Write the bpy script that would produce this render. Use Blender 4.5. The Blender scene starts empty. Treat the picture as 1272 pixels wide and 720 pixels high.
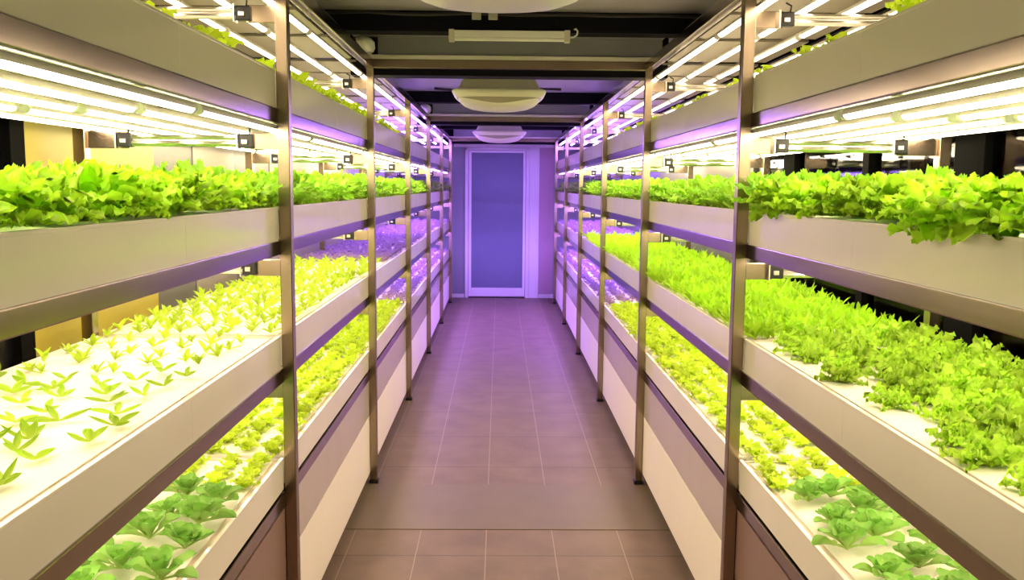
import bpy, bmesh, math, random
import numpy as np
from mathutils import Vector, Matrix
random.seed(7)
C = bpy.context.scene.collection
PI = math.pi

# ------------------------------------------------------------------ measures
W = 0.6974                       # aisle half width (aisle face of the posts)
Y1, BAY = 2.806, 1.867           # first post in view, bay length
PY = [Y1 + (i - 1) * BAY for i in range(7)]
PS = 0.038                       # post size
XF = 0.737                       # tray fronts
XB = 1.315                       # tray backs
XR = 1.345                       # rear posts (centre)
XW = 1.43                        # side walls
YEND, YBACK = 12.735, -1.6
ZC = 2.45
TOP = [0.725, 1.122, 1.528, 1.945]      # tray rims, lowest shelf first
BOT = [0.622, 1.012, 1.420, 1.832]
BEAM = [0.572, 0.974, 1.381, 1.787]
TUBEZ = [0.999, 1.406, 1.772, 2.156]
BRZ = [0.945, 1.338, 1.732, 2.116]
ORD = ['lowest', 'second', 'third', 'top']
BAYN = ['nearest', 'second', 'third', 'fourth', 'fifth', 'farthest']
SIDE = {-1: 'left', 1: 'right'}

# ------------------------------------------------------------------ materials
def mat(name, col, rough=0.5, metal=0.0, spec=0.5, noise=0.0, nscale=8.0, bump=0.0, bscale=40.0, stretch=None):
    m = bpy.data.materials.new(name); m.use_nodes = True
    nt = m.node_tree; b = nt.nodes['Principled BSDF']
    b.inputs['Base Color'].default_value = (*col, 1)
    b.inputs['Roughness'].default_value = rough
    b.inputs['Metallic'].default_value = metal
    b.inputs['Specular IOR Level'].default_value = spec
    if noise or bump:
        tc = nt.nodes.new('ShaderNodeTexCoord'); mp = nt.nodes.new('ShaderNodeMapping')
        nt.links.new(tc.outputs['Object'], mp.inputs['Vector'])
        if stretch: mp.inputs['Scale'].default_value = stretch
        if noise:
            n = nt.nodes.new('ShaderNodeTexNoise'); n.inputs['Scale'].default_value = nscale; n.inputs['Detail'].default_value = 4
            nt.links.new(mp.outputs[0], n.inputs['Vector'])
            mx = nt.nodes.new('ShaderNodeMix'); mx.data_type = 'RGBA'
            mx.inputs['A'].default_value = (*[c * (1 - noise) for c in col], 1)
            mx.inputs['B'].default_value = (*[min(1, c * (1 + noise)) for c in col], 1)
            nt.links.new(n.outputs['Fac'], mx.inputs['Factor']); nt.links.new(mx.outputs['Result'], b.inputs['Base Color'])
        if bump:
            n2 = nt.nodes.new('ShaderNodeTexNoise'); n2.inputs['Scale'].default_value = bscale; n2.inputs['Detail'].default_value = 3
            nt.links.new(mp.outputs[0], n2.inputs['Vector'])
            bp = nt.nodes.new('ShaderNodeBump'); bp.inputs['Strength'].default_value = bump; bp.inputs['Distance'].default_value = 0.01
            nt.links.new(n2.outputs['Fac'], bp.inputs['Height']); nt.links.new(bp.outputs[0], b.inputs['Normal'])
    return m

def emit(name, col, strength, dots=None):
    m = bpy.data.materials.new(name); m.use_nodes = True
    nt = m.node_tree; nt.nodes.remove(nt.nodes['Principled BSDF'])
    e = nt.nodes.new('ShaderNodeEmission'); e.inputs['Color'].default_value = (*col, 1); e.inputs['Strength'].default_value = strength
    nt.links.new(e.outputs[0], nt.nodes['Material Output'].inputs['Surface'])
    if dots:
        tc = nt.nodes.new('ShaderNodeTexCoord'); sx = nt.nodes.new('ShaderNodeSeparateXYZ')
        nt.links.new(tc.outputs['Object'], sx.inputs[0])
        a = nt.nodes.new('ShaderNodeMath'); a.operation = 'MULTIPLY'; a.inputs[1].default_value = 2 * PI / dots
        s = nt.nodes.new('ShaderNodeMath'); s.operation = 'SINE'
        mr = nt.nodes.new('ShaderNodeMapRange'); mr.inputs['From Min'].default_value = -0.9; mr.inputs['From Max'].default_value = 0.3
        mr.inputs['To Min'].default_value = strength * 0.018; mr.inputs['To Max'].default_value = strength * 1.25
        nt.links.new(sx.outputs['Y'], a.inputs[0]); nt.links.new(a.outputs[0], s.inputs[0])
        nt.links.new(s.outputs[0], mr.inputs['Value']); nt.links.new(mr.outputs[0], e.inputs['Strength'])
    return m

def leafmat(name, base, tip, trans=0.45, var=0.25):
    m = bpy.data.materials.new(name); m.use_nodes = True
    nt = m.node_tree; b = nt.nodes['Principled BSDF']
    at = nt.nodes.new('ShaderNodeAttribute'); at.attribute_name = 't'
    mx = nt.nodes.new('ShaderNodeMix'); mx.data_type = 'RGBA'
    mx.inputs['A'].default_value = (*base, 1); mx.inputs['B'].default_value = (*tip, 1)
    nt.links.new(at.outputs['Fac'], mx.inputs['Factor'])
    oi = nt.nodes.new('ShaderNodeObjectInfo')
    mr = nt.nodes.new('ShaderNodeMapRange'); mr.inputs['To Min'].default_value = 1 - var; mr.inputs['To Max'].default_value = 1 + var * 0.6
    nt.links.new(oi.outputs['Random'], mr.inputs['Value'])
    hs = nt.nodes.new('ShaderNodeHueSaturation'); nt.links.new(mr.outputs[0], hs.inputs['Value'])
    nt.links.new(mx.outputs['Result'], hs.inputs['Color'])
    nt.links.new(hs.outputs[0], b.inputs['Base Color'])
    b.inputs['Roughness'].default_value = 0.45; b.inputs['Specular IOR Level'].default_value = 0.3
    tr = nt.nodes.new('ShaderNodeBsdfTranslucent'); nt.links.new(hs.outputs[0], tr.inputs['Color'])
    ms = nt.nodes.new('ShaderNodeMixShader'); ms.inputs[0].default_value = trans
    nt.links.new(b.outputs[0], ms.inputs[1]); nt.links.new(tr.outputs[0], ms.inputs[2])
    nt.links.new(ms.outputs[0], nt.nodes['Material Output'].inputs['Surface'])
    return m

M = {}
M['steel'] = mat('brushed_steel', (0.36, 0.285, 0.21), 0.26, 1.0, noise=0.10, nscale=6, stretch=(30, 30, 1.0))
M['beam'] = mat('steel_beam', (0.34, 0.285, 0.245), 0.16, 1.0, noise=0.10, nscale=5, stretch=(20, 1.0, 20))
M['panelsteel'] = mat('satin_steel', (0.60, 0.53, 0.46), 0.22, 0.35, noise=0.06, nscale=4)
M['cream'] = mat('cream_panel', (0.86, 0.79, 0.70), 0.35, noise=0.03, nscale=5)
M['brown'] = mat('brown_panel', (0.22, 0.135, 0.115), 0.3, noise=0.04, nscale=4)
M['tray'] = mat('tray_plastic', (0.76, 0.71, 0.61), 0.13, spec=0.55, noise=0.04, nscale=3, bump=0.10, bscale=2.2)
M['ledge'] = mat('tray_ledge', (0.66, 0.52, 0.42), 0.5)
M['board'] = mat('white_foam', (0.78, 0.75, 0.64), 0.6, noise=0.03, nscale=30, bump=0.1, bscale=250)
M['black'] = mat('black_plastic', (0.012, 0.012, 0.013), 0.4)
M['darkbeam'] = mat('black_painted_steel', (0.006, 0.006, 0.010), 0.6, spec=0.1)
M['alu'] = mat('aluminium', (0.78, 0.76, 0.70), 0.3, 1.0)
M['white'] = mat('white_plastic', (0.80, 0.79, 0.75), 0.4)
M['ceiling'] = mat('ceiling_panel', (0.44, 0.42, 0.50), 0.4, noise=0.05, nscale=3)
M['fascia'] = mat('grey_metal_fascia', (0.27, 0.27, 0.31), 0.4, 0.2, noise=0.05, nscale=4)
M['lip'] = mat('bright_steel_lip', (0.80, 0.76, 0.68), 0.25, 0.25, bump=0.15, bscale=14)
M['acwhite'] = mat('cream_unit_plastic', (0.62, 0.59, 0.50), 0.4)
M['acrim'] = mat('cream_unit_rim', (0.80, 0.76, 0.65), 0.35)
M['acdark'] = mat('unit_grille', (0.36, 0.32, 0.25), 0.5)
M['yellow'] = mat('yellow_wall_paint', (0.31, 0.25, 0.022), 0.5, noise=0.03, nscale=3)
M['greywall'] = mat('grey_wall_panel', (0.085, 0.08, 0.066), 0.45, noise=0.05, nscale=3)
M['palewall'] = mat('pale_wall_panel', (0.19, 0.165, 0.135), 0.45, noise=0.04, nscale=3)
M['darkwall'] = mat('dark_wall_panel', (0.003, 0.003, 0.003), 0.7, spec=0.03)
M['endwall'] = mat('end_wall_panel', (0.27, 0.29, 0.33), 0.4, noise=0.03)
M['pinkwall'] = mat('rosy_wall_panel', (0.50, 0.33, 0.42), 0.4, noise=0.03)
M['doorwhite'] = mat('white_door_frame', (0.82, 0.81, 0.82), 0.35)
M['frost'] = mat('frosted_glass', (0.16, 0.185, 0.29), 0.35, noise=0.05, nscale=2)
M['cable'] = mat('black_cable', (0.015, 0.013, 0.012), 0.5)
M['boxgrey'] = mat('grey_box', (0.35, 0.34, 0.30), 0.5)
WARM, VIOLET = (1.0, 0.80, 0.53), (0.40, 0.20, 1.0)
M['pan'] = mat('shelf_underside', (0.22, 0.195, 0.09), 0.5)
M['warm'] = emit('warm_white_led', WARM, 14.5)
M['warmlow'] = emit('warm_white_led_dim', WARM, 8.6)
M['warmtop'] = emit('warm_white_led_top', WARM, 5.2)
M['violetdim'] = emit('violet_led_dim', VIOLET, 9.0)
M['warmdots'] = emit('warm_white_led_dotted', WARM, 13.5, dots=0.0085)
M['violet'] = emit('violet_led', VIOLET, 26.0)
M['tubeback'] = mat('tube_back', (0.75, 0.72, 0.62), 0.4)

def floor_material(name, y0, tl):
    """brown-grey porcelain tiles 0.3 wide, thin pale long joints and darker cross joints"""
    m = bpy.data.materials.new(name); m.use_nodes = True
    nt = m.node_tree; N = nt.nodes; L = nt.links; b = N['Principled BSDF']
    tc = N.new('ShaderNodeTexCoord'); sx = N.new('ShaderNodeSeparateXYZ'); L.new(tc.outputs['Object'], sx.inputs[0])
    def mth(op, a, bb):
        n = N.new('ShaderNodeMath'); n.operation = op
        for k, v in enumerate((a, bb)):
            if v is None: continue
            if isinstance(v, (int, float)): n.inputs[k].default_value = v
            else: L.new(v, n.inputs[k])
        return n.outputs[0]
    def line(sock, off, size, width):
        q = mth('DIVIDE', mth('SUBTRACT', sock, off), size)
        fr = mth('FRACT', q, None)
        d = mth('ABSOLUTE', mth('SUBTRACT', fr, 0.5), None)
        return mth('GREATER_THAN', d, 0.5 - width / size / 2)
    gx = line(sx.outputs['X'], 0.207, 0.305, 0.0042)
    gy = line(sx.outputs['Y'], y0, tl, 0.006)
    n = N.new('ShaderNodeTexNoise'); n.inputs['Scale'].default_value = 5; n.inputs['Detail'].default_value = 6
    L.new(tc.outputs['Object'], n.inputs['Vector'])
    r = N.new('ShaderNodeValToRGB'); L.new(n.outputs['Fac'], r.inputs[0])
    r.color_ramp.elements[0].position = 0.3; r.color_ramp.elements[0].color = (0.180, 0.124, 0.088, 1)
    r.color_ramp.elements[1].position = 0.7; r.color_ramp.elements[1].color = (0.240, 0.166, 0.118, 1)
    m1 = N.new('ShaderNodeMix'); m1.data_type = 'RGBA'; L.new(gy, m1.inputs['Factor'])
    L.new(r.outputs[0], m1.inputs['A']); m1.inputs['B'].default_value = (0.100, 0.072, 0.058, 1)
    m2 = N.new('ShaderNodeMix'); m2.data_type = 'RGBA'; L.new(gx, m2.inputs['Factor'])
    L.new(m1.outputs['Result'], m2.inputs['A']); m2.inputs['B'].default_value = (0.36, 0.27, 0.21, 1)
    L.new(m2.outputs['Result'], b.inputs['Base Color'])
    b.inputs['Roughness'].default_value = 0.5; b.inputs['Specular IOR Level'].default_value = 0.3
    bp = N.new('ShaderNodeBump'); bp.inputs['Strength'].default_value = 0.08; bp.inputs['Distance'].default_value = 0.01
    n2 = N.new('ShaderNodeTexNoise'); n2.inputs['Scale'].default_value = 60; L.new(tc.outputs['Object'], n2.inputs['Vector'])
    L.new(n2.outputs['Fac'], bp.inputs['Height']); L.new(bp.outputs[0], b.inputs['Normal'])
    return m

# ------------------------------------------------------------------ mesh helpers
class MB:
    """collects shapes and links them as ONE mesh object"""
    def __init__(s): s.bm = bmesh.new(); s.idx = 0
    def box(s, x0, x1, y0, y1, z0, z1, bev=0.0, mi=0):
        t = bmesh.new()
        bmesh.ops.create_cube(t, size=1.0)
        for v in t.verts:
            v.co = Vector(((x0 + x1) / 2 + v.co.x * (x1 - x0), (y0 + y1) / 2 + v.co.y * (y1 - y0), (z0 + z1) / 2 + v.co.z * (z1 - z0)))
        if bev: bmesh.ops.bevel(t, geom=list(t.edges), offset=bev, segments=2, profile=0.6, affect='EDGES')
        s.join(t, mi); return s
    def join(s, t, mi=0, smooth=False):
        for f in t.faces: f.material_index = mi; f.smooth = smooth
        me = bpy.data.meshes.new('tmp'); t.to_mesh(me); t.free(); s.bm.from_mesh(me); bpy.data.meshes.remove(me)
    def cyl(s, p, q, r, n=12, mi=0, smooth=True):
        p, q = Vector(p), Vector(q); d = q - p
        t = bmesh.new()
        bmesh.ops.create_cone(t, cap_ends=True, segments=n, radius1=r, radius2=r, depth=d.length)
        bmesh.ops.transform(t, matrix=Matrix.Translation((p + q) / 2) @ d.to_track_quat('Z', 'Y').to_matrix().to_4x4(), verts=t.verts)
        s.join(t, mi, False)
        return s
    def tube(s, pts, r, n=8, mi=0):
        pts = [Vector(p) for p in pts]; t = bmesh.new(); rings = []
        for i, p in enumerate(pts):
            d = (pts[min(i + 1, len(pts) - 1)] - pts[max(i - 1, 0)]).normalized()
            a = d.orthogonal().normalized() if i == 0 else (a - d * a.dot(d)).normalized()
            b = d.cross(a)
            rings.append([t.verts.new(p + (a * math.cos(k * 2 * PI / n) + b * math.sin(k * 2 * PI / n)) * r) for k in range(n)])
        for u, v in zip(rings, rings[1:]):
            for k in range(n): t.faces.new((u[k], u[(k + 1) % n], v[(k + 1) % n], v[k]))
        t.faces.new(rings[0][::-1]); t.faces.new(rings[-1])
        s.join(t, mi, True); return s
    def loft(s, rings, mi=0, cap0=True, cap1=True, smooth=True):
        t = bmesh.new(); R = [[t.verts.new(p) for p in r] for r in rings]; n = len(R[0])
        for u, v in zip(R, R[1:]):
            for k in range(n): t.faces.new((u[k], u[(k + 1) % n], v[(k + 1) % n], v[k]))
        if cap0: t.faces.new(R[0][::-1])
        if cap1: t.faces.new(R[-1])
        bmesh.ops.recalc_face_normals(t, faces=t.faces)
        s.join(t, mi, smooth); return s
    def mesh(s, name, *mats):
        me = bpy.data.meshes.new(name); s.bm.to_mesh(me); s.bm.free()
        for m in mats: me.materials.append(m)
        return me
    def build(s, name, mats, parent=None, loc=None):
        if not isinstance(mats, (list, tuple)): mats = [mats]
        o = bpy.data.objects.new(name, s.mesh(name, *mats)); C.objects.link(o)
        if parent is not None: o.parent = parent
        if loc: o.location = loc
        return o

def tag(o, label, cat, group=None, kind=None):
    o['label'] = label; o['category'] = cat
    if group: o['group'] = group
    if kind: o['kind'] = kind
    return o
def empty(name, loc, label=None, cat=None, group=None):
    o = bpy.data.objects.new(name, None); C.objects.link(o); o.location = loc; o.empty_display_size = 0.1
    if label: tag(o, label, cat, group)
    return o
def struct(o, label=None, cat=None):
    o['kind'] = 'structure'
    if label: o['label'] = label; o['category'] = cat
    return o

# ------------------------------------------------------------------ room shell
XO = 1.5
f = MB(); f.box(-XO, XO, YBACK, 4.005, -0.06, 0, mi=0); f.box(-XO, XO, 4.008, 4.635, -0.06, 0.003, bev=0.0015, mi=1); f.box(-XO, XO, 4.638, YEND + .1, -0.06, 0, mi=2)
fl = f.build('floor', [floor_material('near_tiles', 3.713, 0.62), mat('plain_floor_strip', (0.185, 0.135, 0.080), 0.5, noise=0.12, nscale=6, bump=0.05), floor_material('far_tiles', 4.943, 0.62)])
struct(fl, 'brown grey tiled aisle floor with one plain cross strip', 'floor')
struct(MB().box(-XO, XO, YBACK, YEND + .1, ZC, ZC + .05).build('ceiling', M['ceiling']), 'pale ceiling panels above the aisle', 'ceiling')

# left wall: window bay, yellow panels, grey panels
w = MB()
w.box(-1.47, -XW, 2.62, 3.60, 0, ZC, mi=0)
w.box(-1.47, -XW - .004, 3.60, 4.06, 0, ZC, mi=1)
w.box(-1.47, -XW, 4.06, 4.68, 0, ZC, mi=2)
w.box(-1.47, -XW - .004, 4.68, 5.4, 0, ZC, mi=1)
w.box(-1.47, -XW, 5.4, YEND + .1, 0, ZC, mi=2)
w.box(-1.47, -XW - .02, YBACK, 2.62, 0, 0.75, mi=3); w.box(-1.47, -XW - .02, YBACK, 2.62, 2.3, ZC, mi=3)
struct(w.build('wall_left', [M['yellow'], M['greywall'], M['palewall'], M['darkwall']]), 'wall of yellow and grey panels behind the left rack', 'wall')
def glass_material():
    m = bpy.data.materials.new('dark_window_glass'); m.use_nodes = True
    nt = m.node_tree; nt.nodes.remove(nt.nodes['Principled BSDF'])
    g = nt.nodes.new('ShaderNodeBsdfGlossy'); g.inputs['Roughness'].default_value = 0.03; g.inputs['Color'].default_value = (0.8, 0.8, 0.8, 1)
    t = nt.nodes.new('ShaderNodeBsdfTransparent'); t.inputs['Color'].default_value = (0.8, 0.85, 0.82, 1)
    fr = nt.nodes.new('ShaderNodeFresnel'); fr.inputs[0].default_value = 1.22
    ms = nt.nodes.new('ShaderNodeMixShader')
    nt.links.new(fr.outputs[0], ms.inputs[0]); nt.links.new(t.outputs[0], ms.inputs[1]); nt.links.new(g.outputs[0], ms.inputs[2])
    nt.links.new(ms.outputs[0], nt.nodes['Material Output'].inputs['Surface'])
    return m
M['glass'] = glass_material()
wi = empty('window_1', (-1.45, 1.2, 0.75)); struct(wi, 'dark window behind the left rack', 'window')
MB().box(-.004, .004, -2.78, 1.34, 0.02, 1.53).build('pane', mat('black_window_pane', (0.004, 0.004, 0.005), 0.25), wi)
fm = MB()
for a, b in ((1.34, 1.418), (0.25, 0.30), (-1.0, -.95), (-2.8, -2.76)): fm.box(-.02, .03, a, b, 0, 1.55, bev=.002)
fm.box(-.02, .03, -2.8, 1.42, 0, .03); fm.box(-.02, .03, -2.8, 1.42, 1.52, 1.55)
fm.build('window_frame', M['darkwall'], wi)

# right wall: glazed, dark mullions; a dim room with light strips behind
wr = MB()
wr.box(XW, 1.47, YBACK, YEND + .1, 0, 0.30, mi=0); wr.box(XW, 1.47, YBACK, YEND + .1, 2.25, ZC, mi=0)
wr.box(XW, 1.47, 5.2, YEND + .1, 0.30, 2.25, mi=1)
for a, b in ((2.70, 2.88), (4.45, 4.62), (3.55, 3.61), (0.9, 1.0), (-1.6, -1.5)): wr.box(XW - .01, 1.47, a, b, 0.30, 2.25, bev=.003, mi=0)
struct(wr.build('wall_right', [M['darkwall'], M['greywall']]), 'dark glazed wall behind the right rack', 'wall')
panes = [(-1.5, .9), (1.0, 2.70), (2.88, 3.55), (3.61, 4.45), (4.62, 5.2)]
for k, (a, b) in enumerate(panes):
    o = MB().box(-.003, .003, 0, b - a, 0, 1.95).build('window_%d' % (k + 2), M['glass'], None, (1.45, a, 0.30)); struct(o, 'dark glass pane behind the right rack, bay opening %d' % (k + 1), 'window')
ro = MB()
ro.box(2.7, 2.75, YBACK, 7, 0, ZC); ro.box(1.5, 2.75, YBACK, 7, -.06, -.001); ro.box(1.5, 2.75, YBACK, 7, ZC, ZC + .05)
ro.box(1.47, 2.75, YBACK - .05, YBACK, 0, ZC); ro.box(1.47, 2.75, 7, 7.05, 0, ZC)
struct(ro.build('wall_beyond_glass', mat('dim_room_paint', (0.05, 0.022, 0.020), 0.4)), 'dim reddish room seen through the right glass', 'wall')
struct(MB().box(-XO, XO, YBACK - .05, YBACK, 0, ZC).build('wall_back', M['palewall']), 'wall behind the viewer', 'wall')
M['redled'] = emit('red_led', (1.0, 0.16, 0.20), 1.6); M['blueled'] = emit('blue_led', (0.10, 0.06, 1.0), 2.6); M['pinkled'] = emit('pink_led', (1.0, 0.35, 0.40), 0.9)
strips = [('red', 2.5, 3.35, 1.83, 'upper'), ('pink', 2.5, 3.1, 1.79, 'lower'), ('blue', 4.55, 5.45, 1.70, 'near the far mullion'), ('blue', 5.7, 6.4, 1.69, 'far'), ('pink', 3.7, 4.5, 1.70, 'middle'), ('pink', 4.6, 6.5, 1.80, 'long')]
for c, a, b, z, n in strips:
    o = MB().cyl((0, 0, 0), (0, b - a, 0), .012, 8).build('light_strip', M[c + 'led'], None, (2.6, a, z))
    cap = MB().box(-.012, .10, -.01, b - a + .01, .012, .02).build('bracket_plate', M['darkwall'], o)
    tag(o, '%s glowing strip in the dark room behind the right glass, %s one' % (c, n), 'light strip')

# end wall and door
we = MB()
we.box(-XO, -.54, YEND, YEND + .08, 0, ZC, mi=0); we.box(-.54, .373, YEND, YEND + .08, 2.14, ZC, mi=0)
we.box(.373, .515, YEND - .012, YEND + .08, 0, 2.18, mi=1); we.box(.373, .515, YEND, YEND + .08, 2.18, ZC, mi=0)
we.box(.515, .72, YEND, YEND + .08, 0, ZC, mi=2); we.box(.72, XO, YEND, YEND + .08, 0, ZC, mi=0)
struct(we.build('wall_end', [M['endwall'], M['doorwhite'], M['pinkwall']]), 'end wall around the white framed door', 'wall')
struct(MB().box(-1.4, -.55, YEND - .015, YEND, 0, .055, bev=.003).build('baseboard_end_left', M['doorwhite']))
struct(MB().box(.52, 1.4, YEND - .015, YEND, 0, .055, bev=.003).build('baseboard_end_right', M['doorwhite']))
struct(MB().box(-.70, .72, YEND - .02, YEND, 2.145, 2.20, bev=.003).build('trim_1', M['doorwhite']), 'pale trim running above the door', 'trim')
d = empty('door_1', (0, YEND, 0)); struct(d, 'white framed door with a frosted blue grey pane at the aisle end', 'door')
fr = MB(); fr.box(-.54, -.495, -.03, .08, 0, 2.14, bev=.004); fr.box(.325, .373, -.03, .08, 0, 2.14, bev=.004); fr.box(-.54, .373, -.03, .08, 2.105, 2.142, bev=.004)
fr.build('door_frame', M['doorwhite'], d)
lf = MB(); lf.box(-.49, -.45, -.02, .03, .02, 2.10, bev=.004); lf.box(.285, .32, -.02, .03, .02, 2.10, bev=.004)
lf.box(-.45, .285, -.02, .03, .02, .145, bev=.004); lf.box(-.45, .285, -.02, .03, 2.07, 2.10, bev=.004)
lf.build('door_leaf', M['doorwhite'], d)
MB().box(-.45, .285, -.005, .012, .145, 2.07).build('glass_panel', M['frost'], d)
MB().box(-.49, .32, -.02, .05, 0, .014).build('threshold', M['black'], d)

# ceiling: black cross beams, grey fascias with a bright lip, steel ties between the racks
tn = 2
for k, i in enumerate((0, 2, 4, 6)):
    y = PY[i]
    o = MB().box(-W - .045, W + .045, y - .02, y + .02, 2.196, 2.2395, bev=.003).build('trim_%d' % tn, M['steel']); struct(o, 'steel tie beam across the aisle, number %s from the front' % ('one two three four'.split()[k]), 'tie beam'); tn += 1
    o = MB().box(-.83, .83, y + .07, y + .20, 2.170, ZC - .001, bev=.004).build('trim_%d' % tn, M['darkbeam']); struct(o, 'black ceiling beam behind tie beam %s' % ('one two three four'.split()[k]), 'beam'); tn += 1
    o = MB().box(-.98, .98, y - .20, y - .08, 2.350, ZC - .001, bev=.004).build('trim_%d' % tn, M['darkbeam']); struct(o, 'black ceiling beam in front of tie beam %s' % ('one two three four'.split()[k]), 'beam'); tn += 1
    fa = MB().box(-.677, .785, y + .0, y + .06, 2.262, ZC - .002, bev=.002, mi=0); fa.box(-.76, .785, y - .025, y + .06, 2.241, 2.262, bev=.003, mi=1)
    fa.box(-.80, .785, y - .07, y + .0, 2.352, 2.362, mi=0)
    o = fa.build('trim_%d' % tn, [M['fascia'], M['lip']]); struct(o, 'grey fascia with bright lower lip above tie beam %s' % ('one two three four'.split()[k]), 'fascia'); tn += 1

# ------------------------------------------------------------------ racks
M['foot'] = M['black']
post_me = MB().box(-PS / 2, PS / 2, -PS / 2, PS / 2, .02, 2.238, bev=.003).mesh('post', M['steel'])
foot_me = MB().box(-.024, .024, -.024, .024, 0.0, .02, bev=.004).mesh('foot', M['black'])
beam_me = {}
def addp(name, me, parent, loc):
    o = bpy.data.objects.new(name, me); C.objects.link(o); o.parent = parent; o.location = loc; return o
beamf = MB().box(-.012, .012, PS / 2, BAY - PS / 2, 0, .044, bev=.003).mesh('shelf_beam', M['beam'])
rail = MB().box(-.019, .019, PS / 2, BAY - PS / 2, 0, .044, bev=.003).mesh('top_rail', M['beam'])
spanel = MB().box(-.006, .006, PS / 2 + .002, BAY - PS / 2 - .002, .378, .570, bev=.002).mesh('steel_panel', M['panelsteel'])
toe_gap_shade = MB().box(-.004, .004, PS / 2 + .002, BAY - PS / 2 - .002, 0, .080).mesh('toe_gap_shade', M['black'])  # black strip stands in for the shadow in the gap below the panels
def top_panel(s):
    b = MB()
    for a, c in ((.06, .50), (.56, 1.08), (1.16, 1.80)):
        xs = sorted((s * .80, s * 1.30)); b.box(xs[0], xs[1], a, c, 2.236, 2.246)
    for x in (.84, 1.02, 1.22):
        b.box(s * x - .012, s * x + .012, PS / 2, BAY - PS / 2, 2.246, 2.262)
    return b.mesh('top_panel', M['toppan'])
M['toppan'] = mat('rack_top_panel', (0.34, 0.31, 0.23), 0.4, 0.2, noise=0.06, nscale=4)
tpanel, tpanelm = top_panel(1), top_panel(-1)
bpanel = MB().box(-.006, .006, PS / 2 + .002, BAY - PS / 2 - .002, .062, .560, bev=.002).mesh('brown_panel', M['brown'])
kpanel = MB().box(-.006, .006, PS / 2 + .002, BAY - PS / 2 - .002, .062, .374, bev=.002).mesh('cream_panel', M['cream'])
for s in (-1, 1):
    rk = empty('plant_rack', (s * W, PY[0], 0), 'long steel four-shelf plant rack along the %s side of the aisle' % SIDE[s], 'rack')
    def L(x, y, z): return (s * x - s * W, y - PY[0], z)
    for i, y in enumerate(PY):
        addp('post', post_me, rk, L(W + PS / 2, y, 0)); addp('foot', foot_me, rk, L(W + PS / 2, y, 0))
        addp('post', post_me, rk, L(XR, y, 0)); addp('foot', foot_me, rk, L(XR, y, 0))
        for t in range(4):
            z = BRZ[t]
            xb0, xb1 = (W + PS, XR - PS / 2)
            for a, c in ((xb0, xb0 + .085), (xb1 - .13, xb1)):
                xs = sorted((s * a, s * c)); MB().box(xs[0] - s * W, xs[1] - s * W, -.006, .006, -.026, .026, bev=.002).build('cross_bracket', M['steel'], rk, (0, y - PY[0], z))
            r = MB(); a0, a1 = s * .845 - s * W, s * (xb1 - .105) - s * W
            r.cyl((a0, -.010, .010), (a1, -.010, .010), .0075, 8).cyl((a0, -.010, -.010), (a1, -.010, -.010), .009, 8)
            r.box(min(a0, a1), max(a0, a1), -.006, .006, -.004, .004)
            r.build('holder_rod', M['alu'], rk, (0, y - PY[0], z))
            for xx in (.832, 1.205):
                c = MB(); cx = s * xx - s * W
                c.box(cx - .022, cx + .022, -.020, .006, -.022, .022, bev=.004); c.box(cx - .028, cx - .023, -.026, .01, -.027, .027, bev=.001, mi=1)
                c.box(cx - .012, cx + .006, -.026, -.020, -.010, .004, bev=.002, mi=1)
                c.tube([(cx + .01, -.01, .022), (cx + .012, -.012, .04), (cx - .005, -.01, .05)], .003, 6)
                c.build('terminal_block', [M['black'], M['alu']], rk, (0, y - PY[0], z))
    for i in range(6):
        for t in range(4):
            addp('shelf_beam', beamf, rk, L(XF + .006, PY[i], BEAM[t])); addp('shelf_beam', beamf, rk, L(XR, PY[i], BEAM[t]))
        addp('top_rail', rail, rk, L(W + PS / 2, PY[i], 2.194)); addp('top_rail', rail, rk, L(XR, PY[i], 2.194))
        addp('top_panel', tpanel, rk, L(0, PY[i], 0)) if s > 0 else addp('top_panel', tpanelm, rk, L(0, PY[i], 0))
        addp('toe_gap_shade', toe_gap_shade, rk, L(XF + .045, PY[i], 0))
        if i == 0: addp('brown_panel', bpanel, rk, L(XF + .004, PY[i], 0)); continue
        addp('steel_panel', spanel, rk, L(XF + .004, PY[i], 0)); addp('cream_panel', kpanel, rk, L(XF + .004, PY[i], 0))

# ------------------------------------------------------------------ growing trays
def tray_mesh(s, h):
    """long trough with a rolled rim; origin at front-rim height, local x grows away from the aisle"""
    y0, y1 = PS / 2 + .003, BAY - PS / 2 - .003
    d = XB - XF; b = MB()
    def bx(a, c, *r, **k):
        xs = sorted((s * a, s * c)); b.box(xs[0], xs[1], *r, **k)
    bx(0, .005, y0, y1, -h + .001, 0, bev=.0015); bx(d - .005, d, y0, y1, -h + .001, 0, bev=.0015)
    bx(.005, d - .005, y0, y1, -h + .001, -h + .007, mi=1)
    bx(.005, d - .005, y0, y0 + .005, -h + .007, -.002); bx(.005, d - .005, y1 - .005, y1, -h + .007, -.002)
    bx(-.001, .010, y0, y1, -.005, .002, bev=.0012)
    bx(.004, .034, y0, y1, -.022, -.010, mi=2)
    ym = (y0 + y1) / 2 + .1
    bx(-.0004, .001, ym - .009, ym + .009, -h + .004, -.006)
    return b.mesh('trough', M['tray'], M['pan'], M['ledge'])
def raft_mesh(s):
    b = MB(); xs = sorted((s * .030, s * (XB - XF - .008)))
    y0, y1 = PS / 2 + .011, BAY - PS / 2 - .011
    for k in range(3):
        a = y0 + (y1 - y0) * k / 3; c = y0 + (y1 - y0) * (k + 1) / 3
        b.box(xs[0], xs[1], a, c - .0015, -.030, -.006, bev=.002)
    return b.mesh('raft', M['board'])
RAFT = -.006
rafts = {s: raft_mesh(s) for s in (-1, 1)}
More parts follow.
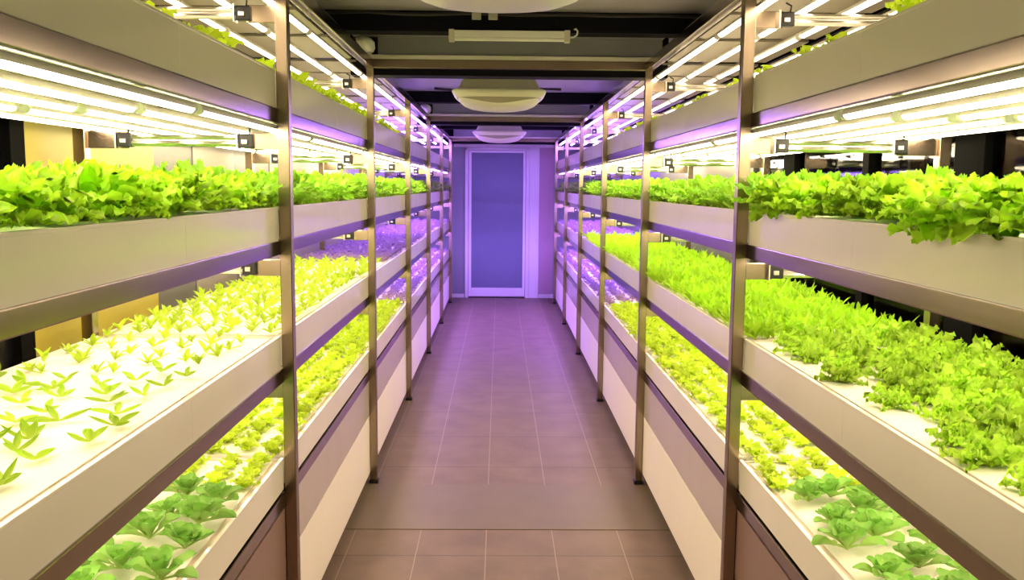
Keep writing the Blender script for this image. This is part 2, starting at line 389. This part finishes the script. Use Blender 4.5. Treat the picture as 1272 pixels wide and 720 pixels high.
for s in (-1, 1):
    for t in range(4):
        me = tray_mesh(s, TOP[t] - BOT[t])
        for i in range(6):
            e = empty('growing_tray', (s * XF, PY[i], TOP[t]), 'long cream growing tray on the %s shelf of the %s rack, in its %s bay' % (ORD[t], SIDE[s], BAYN[i]), 'growing tray', 'growing trays on the racks')
            addp('trough', me, e, (0, 0, 0)); addp('raft', rafts[s], e, (0, 0, 0))

# ------------------------------------------------------------------ LED tubes (1.2 m, end to end along each shelf)
def tube_mesh(m):
    r, n, Lh = .0128, 12, .585; bm = bmesh.new()
    R = [[bm.verts.new((r * math.cos(2 * PI * (k + .5) / n), y, r * math.sin(2 * PI * (k + .5) / n))) for k in range(n)] for y in (-Lh, Lh)]
    for k in range(n):
        fc = bm.faces.new((R[0][k], R[0][(k + 1) % n], R[1][(k + 1) % n], R[1][k])); fc.smooth = True
        up = math.sin(2 * PI * (k + 1) / n); fc.material_index = 1 if up > -.1 else 0
    me = bpy.data.meshes.new('led_tube'); bm.to_mesh(me); bm.free(); me.materials.append(m); me.materials.append(M['tubeback']); return me
tl, tt_, tvd, tw, tw_d, tv = tube_mesh(M['warmlow']), tube_mesh(M['warmtop']), tube_mesh(M['violetdim']), tube_mesh(M['warm']), tube_mesh(M['warmdots']), tube_mesh(M['violet'])
cap_me = MB().cyl((0, 0, 0), (0, .014, 0), .0134, 12).mesh('end_cap', M['white'])
VIO = {(-1, 0): 5, (-1, 1): 4, (-1, 2): 6, (-1, 3): 5, (1, 0): 5, (1, 1): 6, (1, 2): 6, (1, 3): 5}
for s in (-1, 1):
    for t in range(4):
        xs = [.752, .886, 1.02, 1.154, 1.288] if t == 2 else ([.80, .96, 1.12, 1.28] if t < 2 else [.752, .90, 1.05, 1.20])
        for k in range(9):
            yc = .875 + 1.232 * k + .6
            vio = k >= VIO[(s, t)]
            for j, x in enumerate(xs):
                o = bpy.data.objects.new('led_tube', (tv if k >= 6 and t != 2 else tvd) if vio else (tw_d if k < 2 and t == 2 else (tl if t < 2 else tt_ if t == 3 else tw))); C.objects.link(o)
                o.location = (s * x, yc, TUBEZ[t])
                c = 'violet' if vio else 'warm white'
                tag(o, '%s glowing tube lamp over the %s shelf of the %s rack' % (c, ORD[t], SIDE[s]), 'tube lamp', '%s tubes over the %s shelf of the %s rack' % (c, ORD[t], SIDE[s]))
                if t >= 2 and k < 6:
                    addp('end_cap', cap_me, o, (0, -.599, 0)); addp('end_cap', cap_me, o, (0, .585, 0))

# ------------------------------------------------------------------ plants
class Plant:
    def __init__(s): s.v = []; s.f = []; s.t = []
    def leaf(s, L, Wd, yaw, e0, e1, prof, base=(0, 0, 0), nv=7, nu=4, cup=0.0, ruf=0.0, rk=5.0, serr=0.0, twist=0.0, rnd=0.0, edge=0.0, rng=random):
        ph = rng.uniform(0, 6.28); ph2 = rng.uniform(0, 6.28)
        cy, sy = math.cos(yaw), math.sin(yaw); i0 = len(s.v)
        K = 24; cx = [0.0]; cz = [0.0]
        for a in range(K):
            e = e0 + (e1 - e0) * (a + .5) / K; cx.append(cx[-1] + L / K * math.cos(e)); cz.append(cz[-1] + L / K * math.sin(e))
        for a in range(nv + 1):
            t = a / nv; hw0 = prof(t) * Wd / 2
            if serr: hw0 *= 1 + serr * (1 if a % 2 else -1)
            tw = twist * t
            for b in range(nu + 1):
                q = 2 * b / nu - 1
                tt = t * (1 - rnd * q * q) + edge * t * t * ((b % 2) - .5); tt = max(0.0, min(1.0, tt)); g = tt * K; k = min(K - 1, int(g)); u = g - k
                x = cx[k] + (cx[k + 1] - cx[k]) * u; z = cz[k] + (cz[k + 1] - cz[k]) * u; e = e0 + (e1 - e0) * tt
                nx, nz = -math.sin(e), math.cos(e); hw = hw0
                h = cup * q * q * hw + ruf * (abs(q) ** 1.5 + .5 * t * t) * math.sin(rk * tt * 2 * PI + ph + ph2 * q + 5.5 * q * t) * min(1, 2 * t)
                lx = x + nx * (h + q * hw * math.sin(tw)); lz = z + nz * (h + q * hw * math.sin(tw)); ly = q * hw * math.cos(tw)
                s.v.append((base[0] + lx * cy - ly * sy, base[1] + lx * sy + ly * cy, max(base[2] + lz, -.07))); s.t.append(t)
        for a in range(nv):
            for b in range(nu):
                k = i0 + a * (nu + 1) + b; s.f.append((k, k + 1, k + nu + 2, k + nu + 1))
    def mesh(s, name, m):
        me = bpy.data.meshes.new(name); me.from_pydata(s.v, [], s.f)
        a = me.attributes.new('t', 'FLOAT', 'POINT'); a.data.foreach_set('value', s.t)
        for p in me.polygons: p.use_smooth = True
        me.materials.append(m); me.update(); return me
def frill(t): return .22 + .78 * math.sin(PI / 2 * min(1, t / .72)) ** 1.3 - (0 if t < .8 else (t - .8) * 1.2)
def lance(t): return max(.04, math.sin(PI * min(1.0, .06 + .92 * t)) ** .9)
def spoon(t):
    if t < .38: return .22 + .15 * t
    u = (t - .38) / .62; return max(.03, .28 + .85 * math.sin(PI * min(1, u * .93 + .02)) ** .75 - .25 * u)
U = random.uniform
def frilly_lettuce(low=-.25):
    p = Plant(); n = 42
    for k in range(n):
        q = k / n; yaw = k * 2.4 + U(-.3, .3); e = .30 + .95 * q
        p.leaf(U(.082, .118) * (1 - .06 * q), U(.034, .050), yaw, e + U(-.05, .25), max(low, e - U(.5, 1.3) * (1.15 - .7 * q)), frill, (U(-.012, .012), U(-.012, .012), .012), nv=12, nu=8, cup=U(-.15, .25), ruf=U(.006, .009), rk=U(4, 6), rnd=.18, edge=.06)
    return p
def fringe_lettuce():
    p = Plant(); n = 34
    for k in range(n):
        q = k / n; e = .55 + .90 * q
        p.leaf(U(.10, .145) * (1 - .05 * q), U(.026, .042), k * 2.4 + U(-.3, .3), e + U(-.05, .2), e - U(.1, .9) * (1.1 - .6 * q), frill, (U(-.02, .02), U(-.02, .02), .0), nv=12, nu=6, cup=U(-.1, .35), ruf=U(.005, .008), rk=U(3.5, 5.5), rnd=.12, edge=.08, twist=U(-.5, .5))
    return p
def seedling(h=1.0):
    p = Plant(); n = random.choice((3, 3, 4, 4, 5)); y0 = U(0, 6.28)
    for k in range(n):
        e = U(.0, .35)
        p.leaf(U(.042, .066) * h, U(.013, .018), y0 + k * 2 * PI / n + U(-.5, .5), e, e + U(.2, 1.0), lance, (0, 0, .006), nv=7, nu=4, cup=1.0, twist=U(-.5, .5))
    return p
def tall_seedling():
    p = Plant(); y0 = U(0, 6.28)
    for k in range(6):
        e = U(.35, 1.25)
        p.leaf(U(.035, .06), U(.014, .02), y0 + k * 1.9, e, e + U(-.5, .2), lance, (0, 0, .002), nv=5, nu=2, cup=.6, twist=U(-.5, .5))
    return p
def curly_lettuce(h=1.0):
    p = Plant()
    for k in range(36):
        q = k / 36; e = .25 + 1.15 * q
        p.leaf(U(.055, .10) * h * (1.05 - .2 * q), U(.018, .028), k * 2.4 + U(-.3, .3), e, e - U(0, 1.0), lance, (U(-.012, .012), U(-.012, .012), 0), nv=11, nu=4, cup=U(.1, .6), ruf=.008, rk=3.5, serr=.30, edge=.08, twist=U(-.9, .9))
    return p
def baby_greens():
    p = Plant()
    for k in range(26):
        e = U(.6, 1.5)
        p.leaf(U(.045, .082), U(.012, .022), k * 2.4 + U(-.4, .4), e, e - U(0, .7), lance, (U(-.03, .03), U(-.03, .03), 0), nv=6, nu=2, cup=U(.2, .7), serr=.15, twist=U(-.8, .8))
    return p
def rosette():
    p = Plant(); n = random.choice((15, 17, 19)); y0 = U(0, 6)
    for k in range(n):
        q = k / n; e = .18 + 1.15 * q ** 1.0
        p.leaf(U(.072, .092) * (1.0 - .52 * q), U(.034, .046) * (1 - .30 * q), y0 + k * 2.4 + U(-.15, .15), e + .25, e + U(-.35, .25), spoon, (0, 0, .004), nv=9, nu=4, cup=U(.45, .85), ruf=.002, rk=2, twist=U(-.2, .2))
    return p
def young_lettuce():
    p = Plant()
    for k in range(11):
        q = k / 11; e = .25 + .9 * q
        p.leaf(U(.032, .05), U(.020, .030), k * 2.4 + U(-.3, .3), e, e - U(-.1, .6), frill, (0, 0, .002), nv=6, nu=4, cup=.3, ruf=.005, rk=3, rnd=.12, edge=.06)
    return p
G = {
 'frilly': leafmat('frilly_lettuce_leaf', (.60, .82, .10), (.44, .78, .022), .42),
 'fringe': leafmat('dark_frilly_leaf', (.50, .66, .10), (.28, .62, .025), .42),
 'far': leafmat('violet_dulled_frilly_leaf', (.30, .34, .12), (.16, .24, .06), .35),  # copy of the fringe leaf, dull look under violet tubes put into its colour
 'seed': leafmat('seedling_leaf', (.44, .60, .05), (.27, .50, .02), .32),
 'seedy': leafmat('yellow_seedling_leaf', (.58, .74, .06), (.40, .62, .03), .38),
 'curly': leafmat('curly_lettuce_leaf', (.66, .82, .14), (.46, .78, .04), .45),
 'baby': leafmat('baby_green_leaf', (.52, .76, .05), (.40, .74, .02), .48),
 'rosette': leafmat('rosette_leaf', (.52, .68, .20), (.17, .42, .05), .28),
 'young': leafmat('young_lettuce_leaf', (.64, .76, .06), (.52, .72, .03), .42),
 'purple': leafmat('purple_leaf', (.62, .48, .62), (.46, .30, .55), .35),
}
V = {
 'frilly': [frilly_lettuce().mesh('frilly_lettuce', G['frilly']) for _ in range(6)],
 'droop': [frilly_lettuce(-1.3).mesh('frilly_lettuce', G['frilly']) for _ in range(3)],
 'fringe': [fringe_lettuce().mesh('frilly_lettuce', G['fringe']) for _ in range(5)],
 'seed': [seedling().mesh('leaf_seedling', G['seed']) for _ in range(9)],
 'seedy': [tall_seedling().mesh('yellow_seedling', G['seedy']) for _ in range(6)],
 'curly': [curly_lettuce().mesh('curly_lettuce', G['curly']) for _ in range(5)],
 'baby': [baby_greens().mesh('baby_greens', G['baby']) for _ in range(5)],
 'rosette': [rosette().mesh('rosette_greens', G['rosette']) for _ in range(6)],
 'young': [young_lettuce().mesh('young_lettuce', G['young']) for _ in range(6)],
 'purple': [young_lettuce().mesh('purple_lettuce', G['purple']) for _ in range(4)],
}
mass = {}
def put(kind, s, t, x, y, sc, name=None, label=None, cat=None, group=None, stuff=None, tilt=.12, dz=0.0):
    me = random.choice(V[kind])
    R = Matrix.Translation((s * x, y, TOP[t] + RAFT + dz)) @ Matrix.Rotation(U(0, 6.28), 4, 'Z') @ Matrix.Rotation(U(-tilt, tilt), 4, 'X') @ Matrix.Diagonal((sc, sc, sc * U(.9, 1.1), 1))
    if stuff:
        mass.setdefault(stuff, []).append((me, R)); return
    o = bpy.data.objects.new(name, me); C.objects.link(o); o.matrix_world = R
    tag(o, label, cat, group)
def rows(i, nx, ny, x0=.80, x1=1.27, ya=None, yb=None, jit=.015):
    a = PY[i] + .075 if ya is None else ya; b = PY[i + 1] - .075 if yb is None else yb
    for r in range(nx):
        for c in range(ny):
            yield r, x0 + (x1 - x0) * r / max(1, nx - 1) + U(-jit, jit), a + (b - a) * (c + (.25 if r % 2 else -.25) * (ny > 3) * .8 + .0) / (ny - 1) + U(-jit, jit)
def where(s, t, i): return 'in the %s bay of the %s shelf, %s rack' % (BAYN[i], ORD[t], SIDE[s])

for s in (-1, 1):
    # third shelf: frilly heads all the way
    for i in range(6):
        for r, x, y in rows(i, 4, 12, x0=.80 if i == 0 else .83):
            y = min(max(y, PY[i] + .07), PY[i + 1] - .07)
            single = i < 2 or (i == 2 and r < 2) or (i == 3 and r < 2)
            if i >= 4 and r > 2: continue
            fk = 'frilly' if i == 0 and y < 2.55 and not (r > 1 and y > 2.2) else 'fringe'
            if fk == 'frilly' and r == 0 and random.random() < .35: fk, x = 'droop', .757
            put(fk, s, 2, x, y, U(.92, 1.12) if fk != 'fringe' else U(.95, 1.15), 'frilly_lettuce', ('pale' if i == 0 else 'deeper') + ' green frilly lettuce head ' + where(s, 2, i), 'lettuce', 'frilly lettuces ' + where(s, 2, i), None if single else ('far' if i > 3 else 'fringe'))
    # top shelf: sprigs over the rim
    n = {-1: (7, 12, 10), 1: (6, 5, 6)}[s]
    for i in range(3):
        for k in range(n[i]):
            y = PY[i] + .10 + (BAY - .2) * (k + U(-.3, .3)) / n[i]
            big = (s < 0 and i >= 1) or (s < 0 and k > 4)
            put('young', s, 3, .785 + U(-.01, .02), y, U(1.3, 1.8) if big else U(.95, 1.4), 'small_lettuce', 'small green lettuce ' + where(s, 3, i), 'lettuce', 'small lettuces ' + where(s, 3, i))
    for i in (1, 2):
        if s < 0:
            for r, x, y in rows(i, 2, 11, x0=.86, x1=1.0):
                put('young', s, 3, x, y, U(1.3, 1.7), 'small_lettuce', 'small green lettuce ' + where(s, 3, i), 'lettuce', 'small lettuces ' + where(s, 3, i))
    # lowest shelf
    for r, x, y in rows(0, 5, 10, x0=.815, x1=1.25, ya=.99, yb=2.42, jit=.024):
        if y > 2.46: continue
        put('rosette', s, 0, x, y, U(.90, 1.20), 'rosette_greens', 'dark green spoon-leaved rosette ' + where(s, 0, 0), 'leafy green', 'spoon-leaved rosettes ' + where(s, 0, 0))
    for r, x, y in rows(0, 6, 4, x0=.79, x1=1.26, ya=2.53, yb=2.74):
        put('young', s, 0, x, y, U(.8, 1.1), 'young_lettuce', 'small yellow green young lettuce ' + where(s, 0, 0), 'young lettuce', 'young lettuces ' + where(s, 0, 0))
    for r, x, y in rows(1, 6, 18, x0=.80, x1=1.26):
        put('young', s, 0, x, y, U(.9, 1.25) + .25 * (y - PY[1]) / BAY, 'young_lettuce', 'small yellow green young lettuce ' + where(s, 0, 1), 'young lettuce', 'young lettuces ' + where(s, 0, 1))
    for r, x, y in rows(2, 6, 17): put('young', s, 0, x, y, U(1.2, 1.5), stuff='young')
    for i in (3, 4, 5):
        for r, x, y in rows(i, 5, 14): put('purple', s, 0, x, y, U(1.1, 1.5), stuff='purple')
        if s < 0 or i > 3:
            for r, x, y in rows(i, 5, 14): put('purple', s, 1, x, y, U(1.0, 1.4), stuff='purple')
# second shelf, left: sparse seedlings, then denser yellow ones, then purple
for r, x, y in rows(0, 6, 15, x0=.825, x1=1.27, jit=.030):
    k_ = 'seed' if y < 2.2 + U(-.1, .1) else 'seedy'
    put(k_, -1, 1, x, y, U(.85, 1.15) * (1 if k_ == 'seed' else .78), 'leaf_seedling', 'spread pointed-leaf seedling on white board ' + where(-1, 1, 0), 'seedling', 'seedlings ' + where(-1, 1, 0))
for r, x, y in rows(1, 8, 20, x0=.80, x1=1.28):
    put('seedy', -1, 1, x, y, U(.72, .98) + .2 * (y - PY[1]) / BAY, 'leaf_seedling', 'yellowish upright seedling ' + where(-1, 1, 1), 'seedling', 'seedlings ' + where(-1, 1, 1))
for r, x, y in rows(2, 7, 18):
    put('seedy' if y < PY[2] + .9 else 'purple', -1, 1, x, y, U(.9, 1.2), stuff='seedy' if y < PY[2] + .9 else 'purple')
# second shelf, right: curly lettuce, then fine baby greens
for r, x, y in rows(0, 5, 14, x0=.845, x1=1.26, jit=.024):
    if random.random() < (.40 if r == 0 and y < 1.9 else .05): continue
    put('curly', 1, 1, x, y, U(.85, 1.15) * (.8 if r == 0 else 1), 'curly_lettuce', 'curly serrated green lettuce ' + where(1, 1, 0), 'lettuce', 'curly lettuces ' + where(1, 1, 0))
for i in (1, 2):
    for r, x, y in rows(i, 6, 17, x0=.80, x1=1.26):
        put('baby', 1, 1, x, y, U(.95, 1.2), 'baby_greens', 'bright fine-leaved baby greens ' + where(1, 1, i), 'baby greens', 'baby greens ' + where(1, 1, i))
for r, x, y in rows(3, 5, 14): put('baby', 1, 1, x, y, U(.9, 1.2), stuff='baby')
for k, (nm, lb, ct) in {'fringe': ('rear_lettuces', 'rear rows of frilly lettuces in the middle bays of the third shelves', 'lettuces'), 'far': ('distant_lettuces', 'third shelf frilly lettuces nearest the door, violet-lit dullness painted into the leaves', 'lettuces'), 'young': ('distant_young_lettuces', 'green young lettuces in the third bays of the lowest shelves', 'young lettuces'),
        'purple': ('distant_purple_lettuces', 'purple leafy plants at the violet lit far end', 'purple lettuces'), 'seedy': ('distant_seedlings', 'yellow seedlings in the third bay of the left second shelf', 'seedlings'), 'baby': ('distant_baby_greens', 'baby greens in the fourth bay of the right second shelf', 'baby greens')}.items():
    vs, fs, ts, off = [], [], [], 0
    for me, R in mass.get(k, []):
        n = len(me.vertices); co = np.empty(n * 3); me.vertices.foreach_get('co', co); co = co.reshape(-1, 3)
        Rm = np.array(R); vs.append(co @ Rm[:3, :3].T + Rm[:3, 3])
        q = np.empty(len(me.loops), dtype=np.int64); me.loops.foreach_get('vertex_index', q); fs.append(q.reshape(-1, 4) + off)
        tt = np.empty(n); me.attributes['t'].data.foreach_get('value', tt); ts.append(tt); off += n
    vs = np.concatenate(vs); fs = np.concatenate(fs); ts = np.concatenate(ts)
    me = bpy.data.meshes.new(nm); me.from_pydata(vs.tolist(), [], fs.tolist())
    a = me.attributes.new('t', 'FLOAT', 'POINT'); a.data.foreach_set('value', ts); me.materials.append(G[k])
    o = bpy.data.objects.new(nm, me); C.objects.link(o); tag(o, lb, ct, kind='stuff')

# ------------------------------------------------------------------ ceiling units, lamp, spots, cables
def ceiling_unit(y, label):
    e = empty('ceiling_unit', (-.055, y, 2.0), label, 'ceiling air unit')
    def rr(w, d, z, p=6, n=40):       # rounded-square ring
        out = []
        for k in range(n):
            a = 2 * PI * k / n; c, sn = math.cos(a), math.sin(a); r = (abs(c) ** p + abs(sn) ** p) ** (-1 / p)
            out.append((c * r * w / 2, sn * r * d / 2, z - 2.0))
        return out
    MB().loft([rr(.40, .40, 2.449, 16), rr(.40, .40, 2.225, 16), rr(.49, .49, 2.137, 16)], smooth=False).build('hood', M['acwhite'], e)
    MB().loft([rr(.49, .49, 2.150, 12), rr(.535, .535, 2.143, 12), rr(.540, .540, 2.134, 10), rr(.515, .515, 2.118, 7), rr(.485, .485, 2.104, 5)], cap0=True, cap1=False).build('rim', M['acrim'], e)
    D = [(.483, 2.108, 4.5), (.462, 2.092, 3.6), (.42, 2.073, 3.0), (.34, 2.055, 2.6), (.22, 2.043, 2.2), (.09, 2.038, 2)]
    MB().loft([rr(w, w, z, p) for w, z, p in D], cap0=True).build('diffuser_dome', M['acrim'], e)
    g = bmesh.new(); n = 24; top = []; bot = []
    for k in range(n + 1):
        a = -PI / 2 + math.radians(-50 + 100 * k / n); q = math.cos((k / n - .5) * PI)
        def at(u, off):
            u *= 3; m_ = min(2, int(u)); f_ = u - m_; w, z, p = [D[m_][h] + (D[m_ + 1][h] - D[m_][h]) * f_ for h in range(3)]
            c, sn = math.cos(a), math.sin(a); rr_ = (abs(c) ** p + abs(sn) ** p) ** (-1 / p)
            return (c * rr_ * (w / 2 + off), sn * rr_ * (w / 2 + off), z - 2.0 - off)
        top.append(g.verts.new(at(.06, .002))); bot.append(g.verts.new(at(.06 + .60 * q + .001, .002)))
    for k in range(n): g.faces.new((top[k], top[k + 1], bot[k + 1], bot[k]))
    b = MB(); b.join(g); b.build('grille', M['acdark'], e)
ceiling_unit(2.25, 'cream ceiling air unit cut by the top edge of the photo')
ceiling_unit(5.36, 'cream ceiling air unit with bowl underside behind the first tie beam')
ceiling_unit(9.2, 'violet-lit ceiling air unit farthest down the aisle')
# tube batten on the front beam
yb = PY[2] - .215
e = empty('batten_lamp', (-.005, yb, 2.325), 'unlit cream batten lamp on the black beam above the first tie', 'batten lamp')
MB().box(-.27, .27, -.018, .018, -.004, .028, bev=.004).build('lamp_body', M['white'], e)
MB().cyl((-.27, -.004, -.012), (.27, -.004, -.012), .010, 12).build('lamp_tube', M['white'], e)
for sx in (-1, 1): MB().box(sx * .282 - .014, sx * .282 + .014, -.022, .020, -.026, .032, bev=.004).build('end_cap', M['acwhite'], e)
MB().tube([(.296, 0, 0), (.315, 0, .002), (.330, 0, .012), (.334, .002, .03), (.326, .008, .043), (.318, .012, .04)], .0045).build('cable', M['white'], e)
# spots beside the fascias
for k, i in enumerate((2, 4)):
    e = empty('spot_lamp', (-.735, PY[i] - .01, 2.262), 'small white spot lamp beside the %s fascia' % ('nearer' if k == 0 else 'farther'), 'spot lamp')
    b = MB(); R = []
    for z, r, dx in ((.01, .020, .02), (.03, .034, .015), (.06, .046, .0), (.078, .040, -.012), (.09, .012, -.02)):
        R.append([(dx + r * math.cos(2 * PI * q / 20), r * math.sin(2 * PI * q / 20) - .02, z) for q in range(20)])
    b.loft(R).build('lamp_head', M['white'], e)
    MB().cyl((.018, -.02, 0), (.018, -.02, .012), .014, 12).build('lamp_neck', M['acwhite'], e)
    MB().box(-.075, .055, .045, .075, .0, .095, bev=.004).build('back_box', M['black'], e)
# cables and boxes under the near ceiling
yk = PY[2] - .26
pts = [(-1.2 + 2.45 * k / 24, yk + .01 * math.sin(k), 2.428 - .008 * abs(math.sin(k * .65))) for k in range(22)] + [(.98, yk, 2.432), (1.04, yk - .01, 2.442), (1.12, yk, 2.436), (1.2, yk, 2.42)]
tag(MB().tube(pts, .008).build('power_cable', M['cable']), 'black cable clipped along the near ceiling beam', 'cable')
pts = [(-.62 + 1.1 * k / 12, PY[4] - .55 + .02 * math.sin(k * 1.3), 2.435 - .012 * math.sin(k * .5)) for k in range(13)]
tag(MB().tube(pts, .012).build('power_cable', M['cable']), 'black cable under the ceiling beyond the first air unit', 'cable')
for k, x in enumerate((-.165, -.085)):
    tag(MB().box(x - .022, x + .022, yk - .035, yk - .005, 2.395, ZC - .001, bev=.003).build('junction_box', M['boxgrey']), 'small grey junction box under the near air unit, %s one' % ('left' if k == 0 else 'right'), 'junction box')

# ------------------------------------------------------------------ camera and render settings
fpx, pit, yaw, rol, xc = 1103.14, .1162, -.0146, .0087, -.0467
cy, sy = math.cos(yaw), math.sin(yaw)
fw0 = Vector((-sy, cy, 0)); rt = Vector((cy, sy, 0)); up = Vector((0, 0, 1))
fw = fw0 * math.cos(pit) - up * math.sin(pit); u2 = fw0 * math.sin(pit) + up * math.cos(pit)
rx = rt * math.cos(rol) + u2 * math.sin(rol); ux = -rt * math.sin(rol) + u2 * math.cos(rol)
cam = bpy.data.cameras.new('camera'); co = bpy.data.objects.new('camera', cam); C.objects.link(co)
m = Matrix((rx, ux, -fw)).transposed().to_4x4(); m.translation = Vector((xc, 0, 1.6)); co.matrix_world = m
cam.sensor_fit = 'HORIZONTAL'; cam.sensor_width = 36; cam.lens = fpx / 1272 * 36; cam.clip_start = .02; cam.clip_end = 100
sc = bpy.context.scene; sc.camera = co
wd = bpy.data.worlds.new('world'); sc.world = wd; wd.use_nodes = True
wd.node_tree.nodes['Background'].inputs[0].default_value = (0, 0, 0, 1)
sc.view_settings.view_transform = 'Standard'; sc.view_settings.look = 'None'; sc.view_settings.gamma = 1; sc.view_settings.exposure = 1.55
sc.view_settings.use_curve_mapping = False
sc.cycles.use_denoising = True; sc.cycles.max_bounces = 10; sc.cycles.diffuse_bounces = 5; sc.cycles.glossy_bounces = 4
sc.cycles.transmission_bounces = 4; sc.cycles.transparent_max_bounces = 6; sc.cycles.sample_clamp_indirect = 6; sc.cycles.caustics_reflective = False; sc.cycles.caustics_refractive = False
